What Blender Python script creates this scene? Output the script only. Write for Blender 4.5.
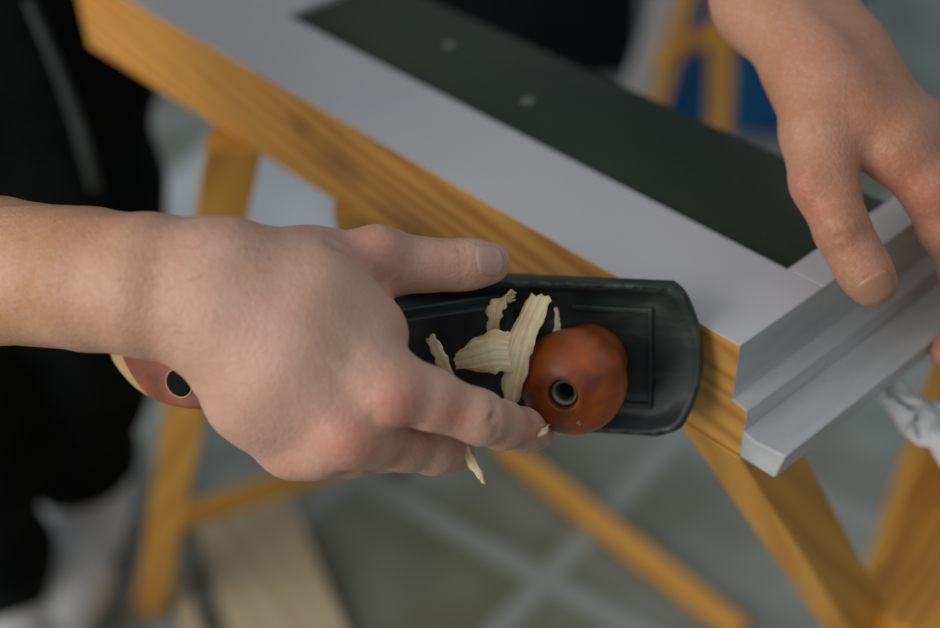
import bpy, bmesh, math, random
import numpy as np
from mathutils import Vector, Matrix

# ------------------------------------------------------------------ camera, light, exposure
scn = bpy.context.scene
for o in list(bpy.data.objects): bpy.data.objects.remove(o)
COL = scn.collection
Z0 = 0.82                                   # height of the sash top above the floor
FPX = 1305.0
CAM = np.array([0.2505, -0.3579, 0.3533 + Z0])
PITCH, YAW, ROLL = 0.6610, -0.8719, -0.0554
FW = np.array([math.sin(YAW)*math.cos(PITCH), math.cos(YAW)*math.cos(PITCH), -math.sin(PITCH)])
_r = np.array([math.cos(YAW), -math.sin(YAW), 0.0]); _u = np.cross(_r, FW)
RT = math.cos(ROLL)*_r + math.sin(ROLL)*_u
UP = math.cos(ROLL)*_u - math.sin(ROLL)*_r

cam_d = bpy.data.cameras.new('camera'); cam = bpy.data.objects.new('camera', cam_d); COL.objects.link(cam)
cam_d.sensor_width = 36.0; cam_d.lens = 36.0*FPX/940.0; cam_d.clip_start = 0.02; cam_d.clip_end = 60
cam.matrix_world = Matrix(((RT[0], UP[0], -FW[0], CAM[0]), (RT[1], UP[1], -FW[1], CAM[1]), (RT[2], UP[2], -FW[2], CAM[2]), (0, 0, 0, 1)))
cam_d.dof.use_dof = True; cam_d.dof.focus_distance = 0.525; cam_d.dof.aperture_fstop = 3.4
scn.camera = cam

w = bpy.data.worlds.new('daylight'); scn.world = w; w.use_nodes = True
w.node_tree.nodes['Background'].inputs[0].default_value = (0.86, 0.94, 1.0, 1)
w.node_tree.nodes['Background'].inputs[1].default_value = 0.50

def area(name, loc, target, sx, sy, power, col):
    d = bpy.data.lights.new(name, 'AREA'); d.shape = 'RECTANGLE'; d.size = sx; d.size_y = sy; d.energy = power; d.color = col
    o = bpy.data.objects.new(name, d); COL.objects.link(o); o.location = loc
    o.rotation_euler = (Vector(target) - Vector(loc)).to_track_quat('-Z', 'Y').to_euler(); return o
area('window_light', (-0.55, -2.2, 1.65), (-0.1, 0.1, 0.8), 2.2, 1.5, 46, (1.0, 0.97, 0.93))

vs = scn.view_settings
vs.view_transform = 'Standard'; vs.look = 'None'; vs.gamma = 1.0; vs.use_curve_mapping = False; vs.exposure = 0.0

# ------------------------------------------------------------------ helpers
def at(px, py, d):
    return CAM + d*(FW + RT*(px - 470)/FPX - UP*(py - 314)/FPX)
def S(x, y, z): return np.array([x, y, z + Z0])

def put(o, label=None, cat=None, group=None, kind=None):
    if label: o['label'] = label
    if cat: o['category'] = cat
    if group: o['group'] = group
    if kind: o['kind'] = kind
    return o
def empty(name, loc, label, cat, group=None, mat=None):
    o = bpy.data.objects.new(name, None); COL.objects.link(o); o.empty_display_size = 0.02
    if mat is not None: o.matrix_world = mat
    else: o.location = loc
    return put(o, label, cat, group)
def link_mesh(name, me, mats, parent=None, smooth=True):
    o = bpy.data.objects.new(name, me); COL.objects.link(o)
    for m in (mats if isinstance(mats, (list, tuple)) else [mats]): me.materials.append(m)
    if smooth:
        me.polygons.foreach_set('use_smooth', [True]*len(me.polygons))
    if parent: o.parent = parent
    return o
def from_bm(name, bm, mats, parent=None, smooth=False, bevel=0, seg=2, loc=None):
    me = bpy.data.meshes.new(name); bmesh.ops.recalc_face_normals(bm, faces=bm.faces[:]); bm.to_mesh(me); bm.free()
    o = link_mesh(name, me, mats, parent, smooth)
    if loc is not None: o.location = loc
    if bevel:
        b = o.modifiers.new('bevel', 'BEVEL'); b.width = bevel; b.segments = seg; b.limit_method = 'ANGLE'; b.angle_limit = 0.6
        me.polygons.foreach_set('use_smooth', [True]*len(me.polygons))
        try: b.harden_normals = True
        except Exception: pass
    return o
def from_arr(name, V, Fc, mats, parent=None, smooth=True):
    me = bpy.data.meshes.new(name); me.from_pydata([tuple(v) for v in V], [], [tuple(f) for f in Fc]); me.update()
    return link_mesh(name, me, mats, parent, smooth)
def bm_box(bm, c, s, R=None):
    vs_ = []
    for i in (-1, 1):
        for j in (-1, 1):
            for k in (-1, 1):
                p = Vector((i*s[0]/2, j*s[1]/2, k*s[2]/2))
                if R is not None: p = R @ p
                vs_.append(bm.verts.new(p + Vector(c)))
    for f in ((0,1,3,2),(4,6,7,5),(0,4,5,1),(2,3,7,6),(0,2,6,4),(1,5,7,3)): bm.faces.new([vs_[i] for i in f])
def bm_prism(bm, poly, ext):
    """poly = list of 3D points (planar), extruded by vector ext"""
    a = [bm.verts.new(Vector(p)) for p in poly]; b = [bm.verts.new(Vector(p) + Vector(ext)) for p in poly]
    n = len(a); bm.faces.new(a); bm.faces.new(b[::-1])
    for i in range(n): bm.faces.new((a[i], b[i], b[(i+1) % n], a[(i+1) % n]))
def beam_between(name, p0, p1, wd, th, side, mat, parent=None, bevel=0.0015, ztop=None, zbot=None):
    """timber from p0 to p1; wd along 'side', th across"""
    p0, p1 = Vector(p0), Vector(p1); ax = (p1 - p0); L = ax.length; ax.normalize()
    sd = Vector(side); sd = (sd - ax*sd.dot(ax)).normalized(); tn = ax.cross(sd)
    bm = bmesh.new(); bm_box(bm, (L/2, 0, 0), (L, wd, th))
    for v_ in bm.verts:                                # saw the ends level
        z = p0.z + (ax*v_.co.x + sd*v_.co.y + tn*v_.co.z).z
        zt = ztop if v_.co.x < L/2 else zbot
        if zt is not None: v_.co.x += (zt - z)/ax.z
    o = from_bm(name, bm, mat, None, bevel=bevel)
    M = Matrix(((ax.x, sd.x, tn.x, p0.x), (ax.y, sd.y, tn.y, p0.y), (ax.z, sd.z, tn.z, p0.z), (0, 0, 0, 1)))
    if parent:
        o.parent = parent; o.matrix_local = parent.matrix_world.inverted() @ M
    else: o.matrix_world = M
    return o
def lathe(name, prof, mat, parent=None, n=64, caps=True):
    V, Fc = [], []
    for r, z in prof:
        for i in range(n):
            a = 2*math.pi*i/n; V.append((r*math.cos(a), r*math.sin(a), z))
    for k in range(len(prof)-1):
        for i in range(n):
            j = (i+1) % n; Fc.append((k*n+i, k*n+j, (k+1)*n+j, (k+1)*n+i))
    if caps:
        Fc.append(tuple(range(n))[::-1]); Fc.append(tuple((len(prof)-1)*n + i for i in range(n)))
    return from_arr(name, V, Fc, mat, parent)

# ---- materials
def mat(name):
    m = bpy.data.materials.new(name); m.use_nodes = True; nt = m.node_tree
    return m, nt, nt.nodes['Principled BSDF']
def nd(nt, t, **kw):
    n = nt.nodes.new(t)
    for k, v in kw.items():
        if isinstance(k, str) and hasattr(n, k) and k not in ('Scale',): setattr(n, k, v)
        else: n.inputs[k].default_value = v
    return n
def ramp(nt, fac, stops):
    r = nt.nodes.new('ShaderNodeValToRGB'); e = r.color_ramp.elements
    while len(e) < len(stops): e.new(0.5)
    for i, (p, c) in enumerate(stops): e[i].position = p; e[i].color = (*c, 1)
    nt.links.new(fac, r.inputs[0]); return r.outputs[0]
def coords(nt, scale, kind='Object', rot=(0,0,0), loc=(0,0,0)):
    tc = nt.nodes.new('ShaderNodeTexCoord'); mp = nt.nodes.new('ShaderNodeMapping')
    mp.inputs['Scale'].default_value = scale; mp.inputs['Rotation'].default_value = rot; mp.inputs['Location'].default_value = loc
    nt.links.new(tc.outputs[kind], mp.inputs[0]); return mp.outputs[0]
def noise(nt, vec, scale, detail=4, rough=0.55, dist=0.0):
    n = nt.nodes.new('ShaderNodeTexNoise'); n.inputs['Scale'].default_value = scale; n.inputs['Detail'].default_value = detail
    n.inputs['Roughness'].default_value = rough; n.inputs['Distortion'].default_value = dist
    nt.links.new(vec, n.inputs['Vector']); return n.outputs[0]
def mixc(nt, fac, a, b, mode='MIX'):
    m = nt.nodes.new('ShaderNodeMix'); m.data_type = 'RGBA'; m.blend_type = mode
    for s, v in ((0, fac), (6, a), (7, b)):
        if hasattr(v, 'links'): nt.links.new(v, m.inputs[s])
        else: m.inputs[s].default_value = v if s == 0 else (*v, 1)
    return m.outputs[2]
def math_(nt, op, a, b=0.0, clamp=False):
    m = nt.nodes.new('ShaderNodeMath'); m.operation = op; m.use_clamp = clamp
    for i, v in ((0, a), (1, b)):
        if hasattr(v, 'links'): nt.links.new(v, m.inputs[i])
        else: m.inputs[i].default_value = v
    return m.outputs[0]
def bump(nt, p, h, strength, dist=0.001):
    b = nt.nodes.new('ShaderNodeBump'); b.inputs['Strength'].default_value = strength; b.inputs['Distance'].default_value = dist
    nt.links.new(h, b.inputs['Height']); nt.links.new(b.outputs[0], p.inputs['Normal'])
def simple(name, col, rough=0.5, metal=0.0, var=0.15, scale=40, bmp=0.0):
    m, nt, p = mat(name); p.inputs['Specular IOR Level'].default_value = 0.1 if rough >= 0.8 else 0.5; v = coords(nt, (1,1,1))
    n = noise(nt, v, scale)
    c = ramp(nt, n, [(0.3, tuple(x*(1-var) for x in col)), (0.7, tuple(min(1, x*(1+var)) for x in col))])
    nt.links.new(c, p.inputs['Base Color']); p.inputs['Roughness'].default_value = rough; p.inputs['Metallic'].default_value = metal
    if bmp: bump(nt, p, n, bmp)
    return m
def pine(name, light=(0.62,0.34,0.10), dark=(0.36,0.16,0.035), sc=1.0, rough=0.55, knots=(), axis=0):
    """long-grain softwood, grain along local X"""
    m, nt, p = mat(name)
    v = coords(nt, (1.6*sc, 9*sc, 14*sc))
    wob = noise(nt, coords(nt, (3*sc, 3*sc, 3*sc)), 2.0, 2)
    wv = nt.nodes.new('ShaderNodeTexWave'); wv.wave_type = 'BANDS'; wv.bands_direction = 'DIAGONAL'; wv.wave_profile = 'SIN'
    wv.inputs['Scale'].default_value = 4.0; wv.inputs['Distortion'].default_value = 6.0; wv.inputs['Detail'].default_value = 2.5; wv.inputs['Detail Scale'].default_value = 0.7
    nt.links.new(v, wv.inputs['Vector'])
    fine = noise(nt, coords(nt, (8*sc, 240*sc, 240*sc)), 1.0, 3)
    f = math_(nt, 'ADD', math_(nt, 'MULTIPLY', wv.outputs['Fac'], 0.55), math_(nt, 'MULTIPLY', wob, 0.5))
    c = ramp(nt, f, [(0.2, light), (0.62, tuple(0.6*a + 0.4*b for a, b in zip(light, dark))), (0.85, dark)])
    c = mixc(nt, math_(nt, 'MULTIPLY', fine, 0.35), c, dark)
    tc = nt.nodes.new('ShaderNodeTexCoord')
    for (kx, ky, kz, r, sx) in knots:
        mp = nt.nodes.new('ShaderNodeMapping'); mp.inputs['Location'].default_value = (-kx*sx, -ky, -kz); mp.inputs['Scale'].default_value = (sx, 1, 1)
        nt.links.new(tc.outputs['Object'], mp.inputs[0])
        ln = nt.nodes.new('ShaderNodeVectorMath'); ln.operation = 'LENGTH'; nt.links.new(mp.outputs[0], ln.inputs[0])
        k = math_(nt, 'SUBTRACT', 1.0, math_(nt, 'DIVIDE', ln.outputs['Value'], r), True)
        ring = math_(nt, 'ADD', math_(nt, 'MULTIPLY', math_(nt, 'SINE', math_(nt, 'MULTIPLY', ln.outputs['Value'], 2200.0)), 0.2), 0.9)
        c = mixc(nt, math_(nt, 'MULTIPLY', math_(nt, 'MULTIPLY', math_(nt, 'POWER', k, 0.9), ring), 0.75, True), c, (0.24, 0.095, 0.018))
    nt.links.new(c, p.inputs['Base Color']); p.inputs['Roughness'].default_value = rough
    bump(nt, p, fine, 0.15, 0.0005)
    return m

M_white = simple('white_paint', (0.62, 0.62, 0.65), 0.45, 0, 0.03, 14, 0.03)
# painted profile: thinner, scuffed grey-white paint
def _scuffed():
    m, nt, p = mat('scuffed_white_paint'); v = coords(nt, (1,1,1))
    big = noise(nt, coords(nt, (40, 6, 40)), 1.0, 4, 0.6)
    sp = noise(nt, v, 260, 3)
    c = ramp(nt, big, [(0.35, (0.44, 0.46, 0.47)), (0.62, (0.62, 0.63, 0.64))])
    c = mixc(nt, math_(nt, 'MULTIPLY', math_(nt, 'GREATER_THAN', sp, 0.69), 0.35), c, (0.25, 0.25, 0.25))
    nt.links.new(c, p.inputs['Base Color']); p.inputs['Roughness'].default_value = 0.42; bump(nt, p, big, 0.12)
    return m
M_scuff = _scuffed()
M_pine = pine('planed_pine', (0.80,0.41,0.095), (0.50,0.20,0.032), knots=((-0.318, 0, Z0-0.020, 0.011, 0.6), (-0.282, 0, Z0-0.030, 0.013, 0.45), (-0.215, 0, Z0-0.045, 0.014, 0.3)))
M_pine_leg = pine('yellowed_pine', (0.78,0.39,0.06), (0.58,0.26,0.035), 0.6)
M_pine_old = pine('orange_pine', (0.80,0.36,0.05), (0.52,0.19,0.022), 0.9, 0.5)
M_offcut = pine('pale_offcut', (0.55,0.45,0.30), (0.42,0.31,0.18), 0.6)
def _green():
    m, nt, p = mat('dark_green_board'); v = coords(nt, (1,1,1))
    n = noise(nt, v, 9, 4); f = noise(nt, v, 120, 3)
    c = ramp(nt, n, [(0.3, (0.012,0.024,0.015)), (0.6, (0.028,0.042,0.023)), (0.75, (0.050,0.052,0.022))])
    c = mixc(nt, math_(nt,'MULTIPLY',math_(nt,'GREATER_THAN',f,0.70),0.25), c, (0.25,0.27,0.25))
    tc = nt.nodes.new('ShaderNodeTexCoord')
    for (kx, ky, r) in PAINT_SPOTS:                    # small dried paint spots
        mp = nt.nodes.new('ShaderNodeMapping'); mp.inputs['Location'].default_value = (-kx, -ky, 0); mp.inputs['Scale'].default_value = (1, 1, 0)
        nt.links.new(tc.outputs['Object'], mp.inputs[0]); ln = nt.nodes.new('ShaderNodeVectorMath'); ln.operation = 'LENGTH'; nt.links.new(mp.outputs[0], ln.inputs[0])
        k = math_(nt, 'LESS_THAN', math_(nt, 'ADD', ln.outputs['Value'], math_(nt, 'MULTIPLY', f, 0.003)), r + 0.0015)
        c = mixc(nt, math_(nt, 'MULTIPLY', k, 0.55), c, (0.40, 0.44, 0.42))
    nt.links.new(c, p.inputs['Base Color']); p.inputs['Roughness'].default_value = 0.6; return m
PAINT_SPOTS = []
for _x, _y in ((449, 45), (527, 101), (690, 232)):
    _d = FW + RT*(_x-470)/FPX - UP*(_y-314)/FPX; _t = (Z0 - 0.004 - CAM[2])/_d[2]; PAINT_SPOTS.append(((CAM + _d*_t)[0], (CAM + _d*_t)[1], 0.0035))
M_green = _green()
def _floor():
    m, nt, p = mat('dusty_paving'); v = coords(nt, (1,1,1))
    n = noise(nt, v, 4.0, 5, 0.6); d = noise(nt, v, 1.7, 3); f = noise(nt, v, 60, 3)
    c = ramp(nt, n, [(0.3, (0.12,0.132,0.105)), (0.5, (0.22,0.24,0.215)), (0.70, (0.36,0.375,0.36))])
    c = mixc(nt, ramp(nt, d, [(0.48,(0,0,0)),(0.66,(1,1,1))]), c, (0.125,0.125,0.075))
    br = nt.nodes.new('ShaderNodeTexBrick'); br.offset = 0.0; br.inputs['Scale'].default_value = 1.0
    br.inputs['Mortar Size'].default_value = 0.020; br.inputs['Mortar Smooth'].default_value = 0.6; br.inputs['Brick Width'].default_value = 0.30; br.inputs['Row Height'].default_value = 0.30
    nt.links.new(coords(nt, (1,1,1), 'Object', (0,0,-0.1745), (0.1046,0.1845,0)), br.inputs['Vector'])
    c = mixc(nt, math_(nt,'MULTIPLY',br.outputs['Fac'], 0.55), c, (0.36,0.38,0.375))
    c = mixc(nt, math_(nt,'MULTIPLY',math_(nt,'GREATER_THAN',f,0.70),0.5), c, (0.5,0.5,0.48))
    nt.links.new(c, p.inputs['Base Color']); p.inputs['Roughness'].default_value = 0.75; return m
M_floor = _floor()
M_cloth_dark = simple('black_work_cloth', (0.004,0.0055,0.006), 0.85, 0, 0.4, 60, 0.2)
M_shirt = simple('charcoal_cotton', (0.02,0.022,0.025), 0.9, 0, 0.3, 60, 0.2)
M_shoe = simple('dusty_white_leather', (0.66,0.67,0.68), 0.7, 0, 0.2, 25)
M_sole = simple('grey_rubber', (0.25,0.25,0.25), 0.8)
M_navy = simple('navy_denim', (0.012,0.018,0.045), 0.85, 0, 0.3, 50)
M_blue = simple('blue_plastic', (0.006,0.13,0.36), 0.45, 0, 0.1, 8)
M_rag = simple('white_rag', (0.82,0.82,0.83), 0.9, 0, 0.10, 60, 0.3)
M_sheet = simple('white_dust_sheet', (0.46,0.48,0.50), 0.85, 0, 0.15, 5, 0.2)
M_black = simple('matt_black', (0.006,0.009,0.009), 0.8)
M_darkwall = simple('dark_panel', (0.008,0.011,0.011), 0.85, 0, 0.3, 4)
M_nail = simple('nail', (0.52,0.32,0.25), 0.40, 0, 0.06, 200)
M_nail2 = simple('left_nail', (0.46,0.24,0.15), 0.38, 0, 0.06, 200)
M_hair = simple('brown_hair', (0.05,0.03,0.02), 0.6)
def _iron():
    m, nt, p = mat('japanned_iron'); v = coords(nt, (1,1,1))
    n = noise(nt, v, 35, 5, 0.6); f = noise(nt, v, 240, 4, 0.7); d = noise(nt, coords(nt,(20,60,60)), 1.0, 4, 0.65)
    c = ramp(nt, n, [(0.3, (0.010,0.020,0.020)), (0.7, (0.030,0.046,0.042))])
    c = mixc(nt, math_(nt,'MULTIPLY', ramp(nt, d, [(0.50,(0,0,0)),(0.72,(1,1,1))]), 0.6), c, (0.12,0.13,0.10))
    c = mixc(nt, math_(nt,'MULTIPLY',math_(nt,'GREATER_THAN',f,0.72),0.35), c, (0.22,0.22,0.18))
    nt.links.new(c, p.inputs['Base Color']); p.inputs['Roughness'].default_value = 0.42; p.inputs['Metallic'].default_value = 0.1
    bump(nt, p, f, 0.25, 0.0006); return m
M_iron = _iron()
def _rim():
    m, nt, p = mat('worn_iron_edge'); v = coords(nt, (1,1,1)); n = noise(nt, v, 160, 4, 0.7)
    c = ramp(nt, n, [(0.45, (0.016,0.024,0.024)), (0.70, (0.13,0.15,0.145))])
    nt.links.new(c, p.inputs['Base Color']); p.inputs['Roughness'].default_value = 0.38; p.inputs['Metallic'].default_value = 0.4; return m
M_rim = _rim()
M_steelcap = simple('blackened_cap', (0.030,0.036,0.036), 0.38, 0.3, 0.6, 40, 0.2)
M_steel = simple('worn_steel', (0.16,0.18,0.18), 0.4, 0.8, 0.25, 50)
M_brassy = simple('tarnished_metal', (0.22,0.24,0.20), 0.4, 0.7, 0.3, 80)
def _hardwood():
    m, nt, p = mat('varnished_red_hardwood')
    n = noise(nt, coords(nt, (60, 60, 8)), 1.0, 4, 0.6, 0.4); b = noise(nt, coords(nt,(1,1,1)), 30, 3)
    c = ramp(nt, n, [(0.3, (0.115,0.018,0.002)), (0.7, (0.42,0.088,0.007))])
    c = mixc(nt, math_(nt,'MULTIPLY',ramp(nt, b, [(0.5,(0,0,0)),(0.75,(1,1,1))]),0.45), c, (0.10,0.018,0.005))
    s = noise(nt, coords(nt,(1,1,1)), 210, 2)
    c = mixc(nt, math_(nt,'MULTIPLY',math_(nt,'GREATER_THAN',s,0.74),0.6), c, (0.55,0.40,0.25))
    nt.links.new(c, p.inputs['Base Color']); p.inputs['Roughness'].default_value = 0.42
    p.inputs['Coat Weight'].default_value = 0.15; p.inputs['Coat Roughness'].default_value = 0.3
    return m
M_knob = _hardwood()
M_tote = simple('worn_red_wood', (0.24,0.066,0.030), 0.5, 0, 0.45, 70)
M_bare = simple('bare_worn_wood', (0.55,0.36,0.17), 0.6, 0, 0.15, 60)
def _shaving():
    m, nt, p = mat('pale_shaving'); n = noise(nt, coords(nt,(0.6,9,1),'UV'), 1.0, 4)
    g = noise(nt, coords(nt,(1,1,1)), 90, 3)
    c = ramp(nt, n, [(0.3,(0.80,0.50,0.20)),(0.55,(0.98,0.83,0.55))])
    c = mixc(nt, ramp(nt, g, [(0.55,(0,0,0)),(0.8,(0.7,0.7,0.7))]), c, (0.50,0.25,0.06))
    nt.links.new(c, p.inputs['Base Color']); p.inputs['Roughness'].default_value = 0.6; bump(nt, p, n, 0.5, 0.0008)
    p.inputs['Subsurface Weight'].default_value = 0.2; p.inputs['Subsurface Radius'].default_value = (0.003,0.002,0.001)
    return m
M_shav = _shaving()
def _skin():
    m, nt, p = mat('skin')
    at_ = nt.nodes.new('ShaderNodeAttribute'); at_.attribute_name = 'tone'
    v = coords(nt, (1,1,1))
    n = noise(nt, v, 70, 4, 0.6); f = noise(nt, v, 420, 3, 0.6)
    sep = nt.nodes.new('ShaderNodeSeparateColor'); nt.links.new(at_.outputs['Color'], sep.inputs[0])
    tan_dim = math_(nt, 'MULTIPLY', sep.outputs[1], ramp(nt, noise(nt, v, 28, 3), [(0.35,(.55,.55,.55)),(0.65,(1,1,1))]))
    base = mixc(nt, tan_dim, (0.64,0.38,0.285), (0.45,0.215,0.098))        # g: tan, plus painted light falloff on the left hand
    base = mixc(nt, sep.outputs[0], base, (0.52,0.145,0.105))                     # r: redness
    base = mixc(nt, sep.outputs[2], base, (0.15,0.06,0.03))                       # b: dark marks
    base = mixc(nt, math_(nt,'MULTIPLY',ramp(nt, n, [(0.4,(0,0,0)),(0.72,(1,1,1))]),0.30), base, (0.50,0.22,0.14))
    base = mixc(nt, math_(nt,'MULTIPLY',ramp(nt, f, [(0.45,(0,0,0)),(0.75,(1,1,1))]),0.22), base, (0.70,0.50,0.39))
    nt.links.new(base, p.inputs['Base Color']); p.inputs['Roughness'].default_value = 0.52
    p.inputs['Subsurface Weight'].default_value = 0.18; p.inputs['Subsurface Radius'].default_value = (0.006,0.002,0.001); p.inputs['Subsurface Scale'].default_value = 0.6
    vo = nt.nodes.new('ShaderNodeTexVoronoi'); vo.inputs['Scale'].default_value = 650; nt.links.new(v, vo.inputs['Vector'])
    st = noise(nt, coords(nt,(90,500,250)), 1.0, 3)
    h = math_(nt,'ADD', math_(nt,'MULTIPLY',vo.outputs['Distance'],0.5), math_(nt,'ADD', math_(nt,'MULTIPLY',n,0.9), math_(nt,'MULTIPLY',st,0.6)))
    bump(nt, p, h, 0.45, 0.0008)
    return m
M_skin = _skin()

# ------------------------------------------------------------------ implicit-surface tools (organic shapes)
CB = np.array([RT, UP, -FW])                 # rows: an orthonormal working basis for the grids
class Field:
    def __init__(self, pts, h, pad=0.03):
        P = np.asarray(pts) @ CB.T
        self.h = h; self.lo = P.min(0) - pad; hi = P.max(0) + pad
        self.n = np.ceil((hi - self.lo)/h).astype(int) + 1
        self.ax = [self.lo[i] + h*np.arange(self.n[i]) for i in range(3)]
    def new(self): return np.full(self.n, 1.0, np.float32)
    def sub(self, pts, m):
        P = np.asarray(pts) @ CB.T
        i0 = np.clip(((P.min(0) - m - self.lo)/self.h).astype(int), 0, self.n-1); i1 = np.clip(((P.max(0) + m - self.lo)/self.h).astype(int) + 2, 1, self.n)
        sl = tuple(slice(a, b) for a, b in zip(i0, i1))
        X = np.meshgrid(*[self.ax[k][sl[k]].astype(np.float32) for k in range(3)], indexing='ij', sparse=True)
        return sl, X
def smin(a, b, k):
    h = np.maximum(k - np.abs(a - b), 0)/k
    return np.minimum(a, b) - h*h*k*0.25
def cone(F, f, a, ra, b, rb, k):
    """smooth-union a round cone into field f"""
    sl, X = F.sub([a, b], max(ra, rb) + k + 3*F.h)
    A = CB @ np.asarray(a); B = CB @ np.asarray(b); d = B - A; L2 = d @ d
    q = [X[i] - np.float32(A[i]) for i in range(3)]
    t = np.clip((q[0]*d[0] + q[1]*d[1] + q[2]*d[2])/L2, 0, 1) if L2 > 0 else 0
    dist = np.sqrt((q[0]-t*d[0])**2 + (q[1]-t*d[1])**2 + (q[2]-t*d[2])**2) - (ra + (rb-ra)*t)
    f[sl] = smin(f[sl], dist.astype(np.float32), k)
def chain(F, f, nodes, k):
    for (a, ra), (b, rb) in zip(nodes[:-1], nodes[1:]): cone(F, f, a, ra, b, rb, k)
def dent(F, f, pts, depth, sig):
    """groove (depth>0) or ridge (depth<0) along a polyline"""
    for a, b in zip(pts[:-1], pts[1:]):
        sl, X = F.sub([a, b], 3*sig)
        A = CB @ np.asarray(a); B = CB @ np.asarray(b); d = B - A; L2 = max(d @ d, 1e-12)
        q = [X[i] - np.float32(A[i]) for i in range(3)]
        t = np.clip((q[0]*d[0] + q[1]*d[1] + q[2]*d[2])/L2, 0, 1)
        r2 = (q[0]-t*d[0])**2 + (q[1]-t*d[1])**2 + (q[2]-t*d[2])**2
        f[sl] += (depth*np.exp(-r2/(sig*sig))).astype(np.float32)
def nets(F, f, smooth=2):
    """surface nets -> world verts, quads"""
    s = f < 0
    n = np.array(f.shape) - 1
    c = np.zeros(n, np.int8)
    for i in (0, 1):
        for j in (0, 1):
            for k in (0, 1): c += s[i:i+n[0], j:j+n[1], k:k+n[2]]
    cells = np.argwhere((c > 0) & (c < 8))
    idx = -np.ones(n, np.int64); idx[tuple(cells.T)] = np.arange(len(cells))
    acc = np.zeros((len(cells), 3)); cnt = np.zeros(len(cells))
    cor = [(i, j, k) for i in (0,1) for j in (0,1) for k in (0,1)]
    for a in cor:
        for ax in range(3):
            if a[ax]: continue
            b = list(a); b[ax] = 1
            va = f[tuple((cells + a).T)]; vb = f[tuple((cells + b).T)]
            m = (va < 0) != (vb < 0)
            t = np.where(m, va/(va - vb + 1e-20), 0)
            p = np.array(a, float)[None, :].repeat(len(cells), 0); p[:, ax] += t
            acc[m] += p[m]; cnt[m] += 1
    V = cells + acc/cnt[:, None]
    Q = []
    for ax in range(3):
        u, v = [(1,2),(2,0),(0,1)][ax]
        sl0 = [slice(None)]*3; sl1 = [slice(None)]*3; sl0[ax] = slice(0, -1); sl1[ax] = slice(1, None)
        a, b = s[tuple(sl0)], s[tuple(sl1)]
        e = np.argwhere(a != b)
        e = e[(e[:, u] > 0) & (e[:, v] > 0) & (e[:, u] < n[u]) & (e[:, v] < n[v])]
        fl = a[tuple(e.T)]
        def I(du, dv):
            w_ = e.copy(); w_[:, u] -= du; w_[:, v] -= dv; return idx[tuple(w_.T)]
        q = np.stack([I(1,1), I(0,1), I(0,0), I(1,0)], 1)
        q[~fl] = q[~fl][:, ::-1]; Q.append(q)
    Q = np.concatenate(Q)
    E = np.concatenate([Q[:, [0,1]], Q[:, [1,2]], Q[:, [2,3]], Q[:, [3,0]]])
    for _ in range(smooth):
        sm = np.zeros_like(V); ct = np.zeros(len(V))
        for a, b in ((0,1),(1,0)):
            for d in range(3): sm[:, d] += np.bincount(E[:, a], V[E[:, b], d], len(V))
            ct += np.bincount(E[:, a], minlength=len(V))
        V = 0.5*V + 0.5*sm/np.maximum(ct, 1)[:, None]
    W = (V*F.h + F.lo) @ CB
    return W, Q
def sample(F, f, p):
    q = (CB @ np.asarray(p) - F.lo)/F.h; i = np.floor(q).astype(int); t = q - i
    i = np.clip(i, 0, np.array(f.shape)-2); v = 0
    for a in (0,1):
        for b in (0,1):
            for c in (0,1):
                v += f[i[0]+a, i[1]+b, i[2]+c]*(t[0] if a else 1-t[0])*(t[1] if b else 1-t[1])*(t[2] if c else 1-t[2])
    return v
def nail_patch(F, f, c, along, normal, length, width, parent, material):
    """thin curved nail laid on the field surface"""
    al = np.asarray(along)/np.linalg.norm(along); nn = np.asarray(normal) - al*(np.asarray(normal) @ al); nn /= np.linalg.norm(nn)
    sd = np.cross(al, nn); NU, NV = 15, 17; V, Fc = [], []
    for i in range(NU):
        for j in range(NV):
            u = -1 + 2*i/(NU-1); v = -1 + 2*j/(NV-1)
            # square -> squircle
            uu = u*math.sqrt(1 - 0.42*v*v); vv = v*math.sqrt(1 - 0.30*u*u)
            p = np.asarray(c) + al*uu*length/2 + sd*vv*width/2 + nn*0.008
            for _ in range(60):
                dd = sample(F, f, p)
                if dd < 0.00015: break
                p = p - nn*max(min(dd*0.7, 0.001), 0.0001)
            edge = max(abs(u), abs(v))
            V.append(p + nn*(0.0003 - 0.0012*max(0, edge-0.9)*10*0.6))
    for i in range(NU-1):
        for j in range(NV-1): Fc.append((i*NV+j, (i+1)*NV+j, (i+1)*NV+j+1, i*NV+j+1))
    o = from_arr('fingernail', V, Fc, material, parent)
    s_ = o.modifiers.new('thick', 'SOLIDIFY'); s_.thickness = 0.0007; s_.offset = 0
    sb = o.modifiers.new('sub', 'SUBSURF'); sb.levels = 1; sb.render_levels = 1
    return o

# ------------------------------------------------------------------ setting: floor
bm = bmesh.new(); bm_box(bm, (-0.8, 0.9, -0.03), (7.0, 7.0, 0.06))
fl = from_bm('floor', bm, M_floor); put(fl, 'grey dusty paved workshop floor', None, None, 'structure')

M_wall = simple('pale_plaster', (0.42,0.44,0.44), 0.9, 0, 0.06, 3)
for nm, c_, sz in (('wall_back', (-0.8,4.45,1.3), (7.2,.1,2.6)), ('wall_left', (-4.35,.9,1.3), (.1,7.0,2.6)), ('wall_right', (2.75,.9,1.3), (.1,7.0,2.6)), ('wall_front', (-0.8,-2.65,1.3), (7.2,.1,2.6))):
    bm = bmesh.new(); bm_box(bm, c_, sz); put(from_bm(nm, bm, M_wall), 'pale plaster workshop wall', None, None, 'structure')

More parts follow.
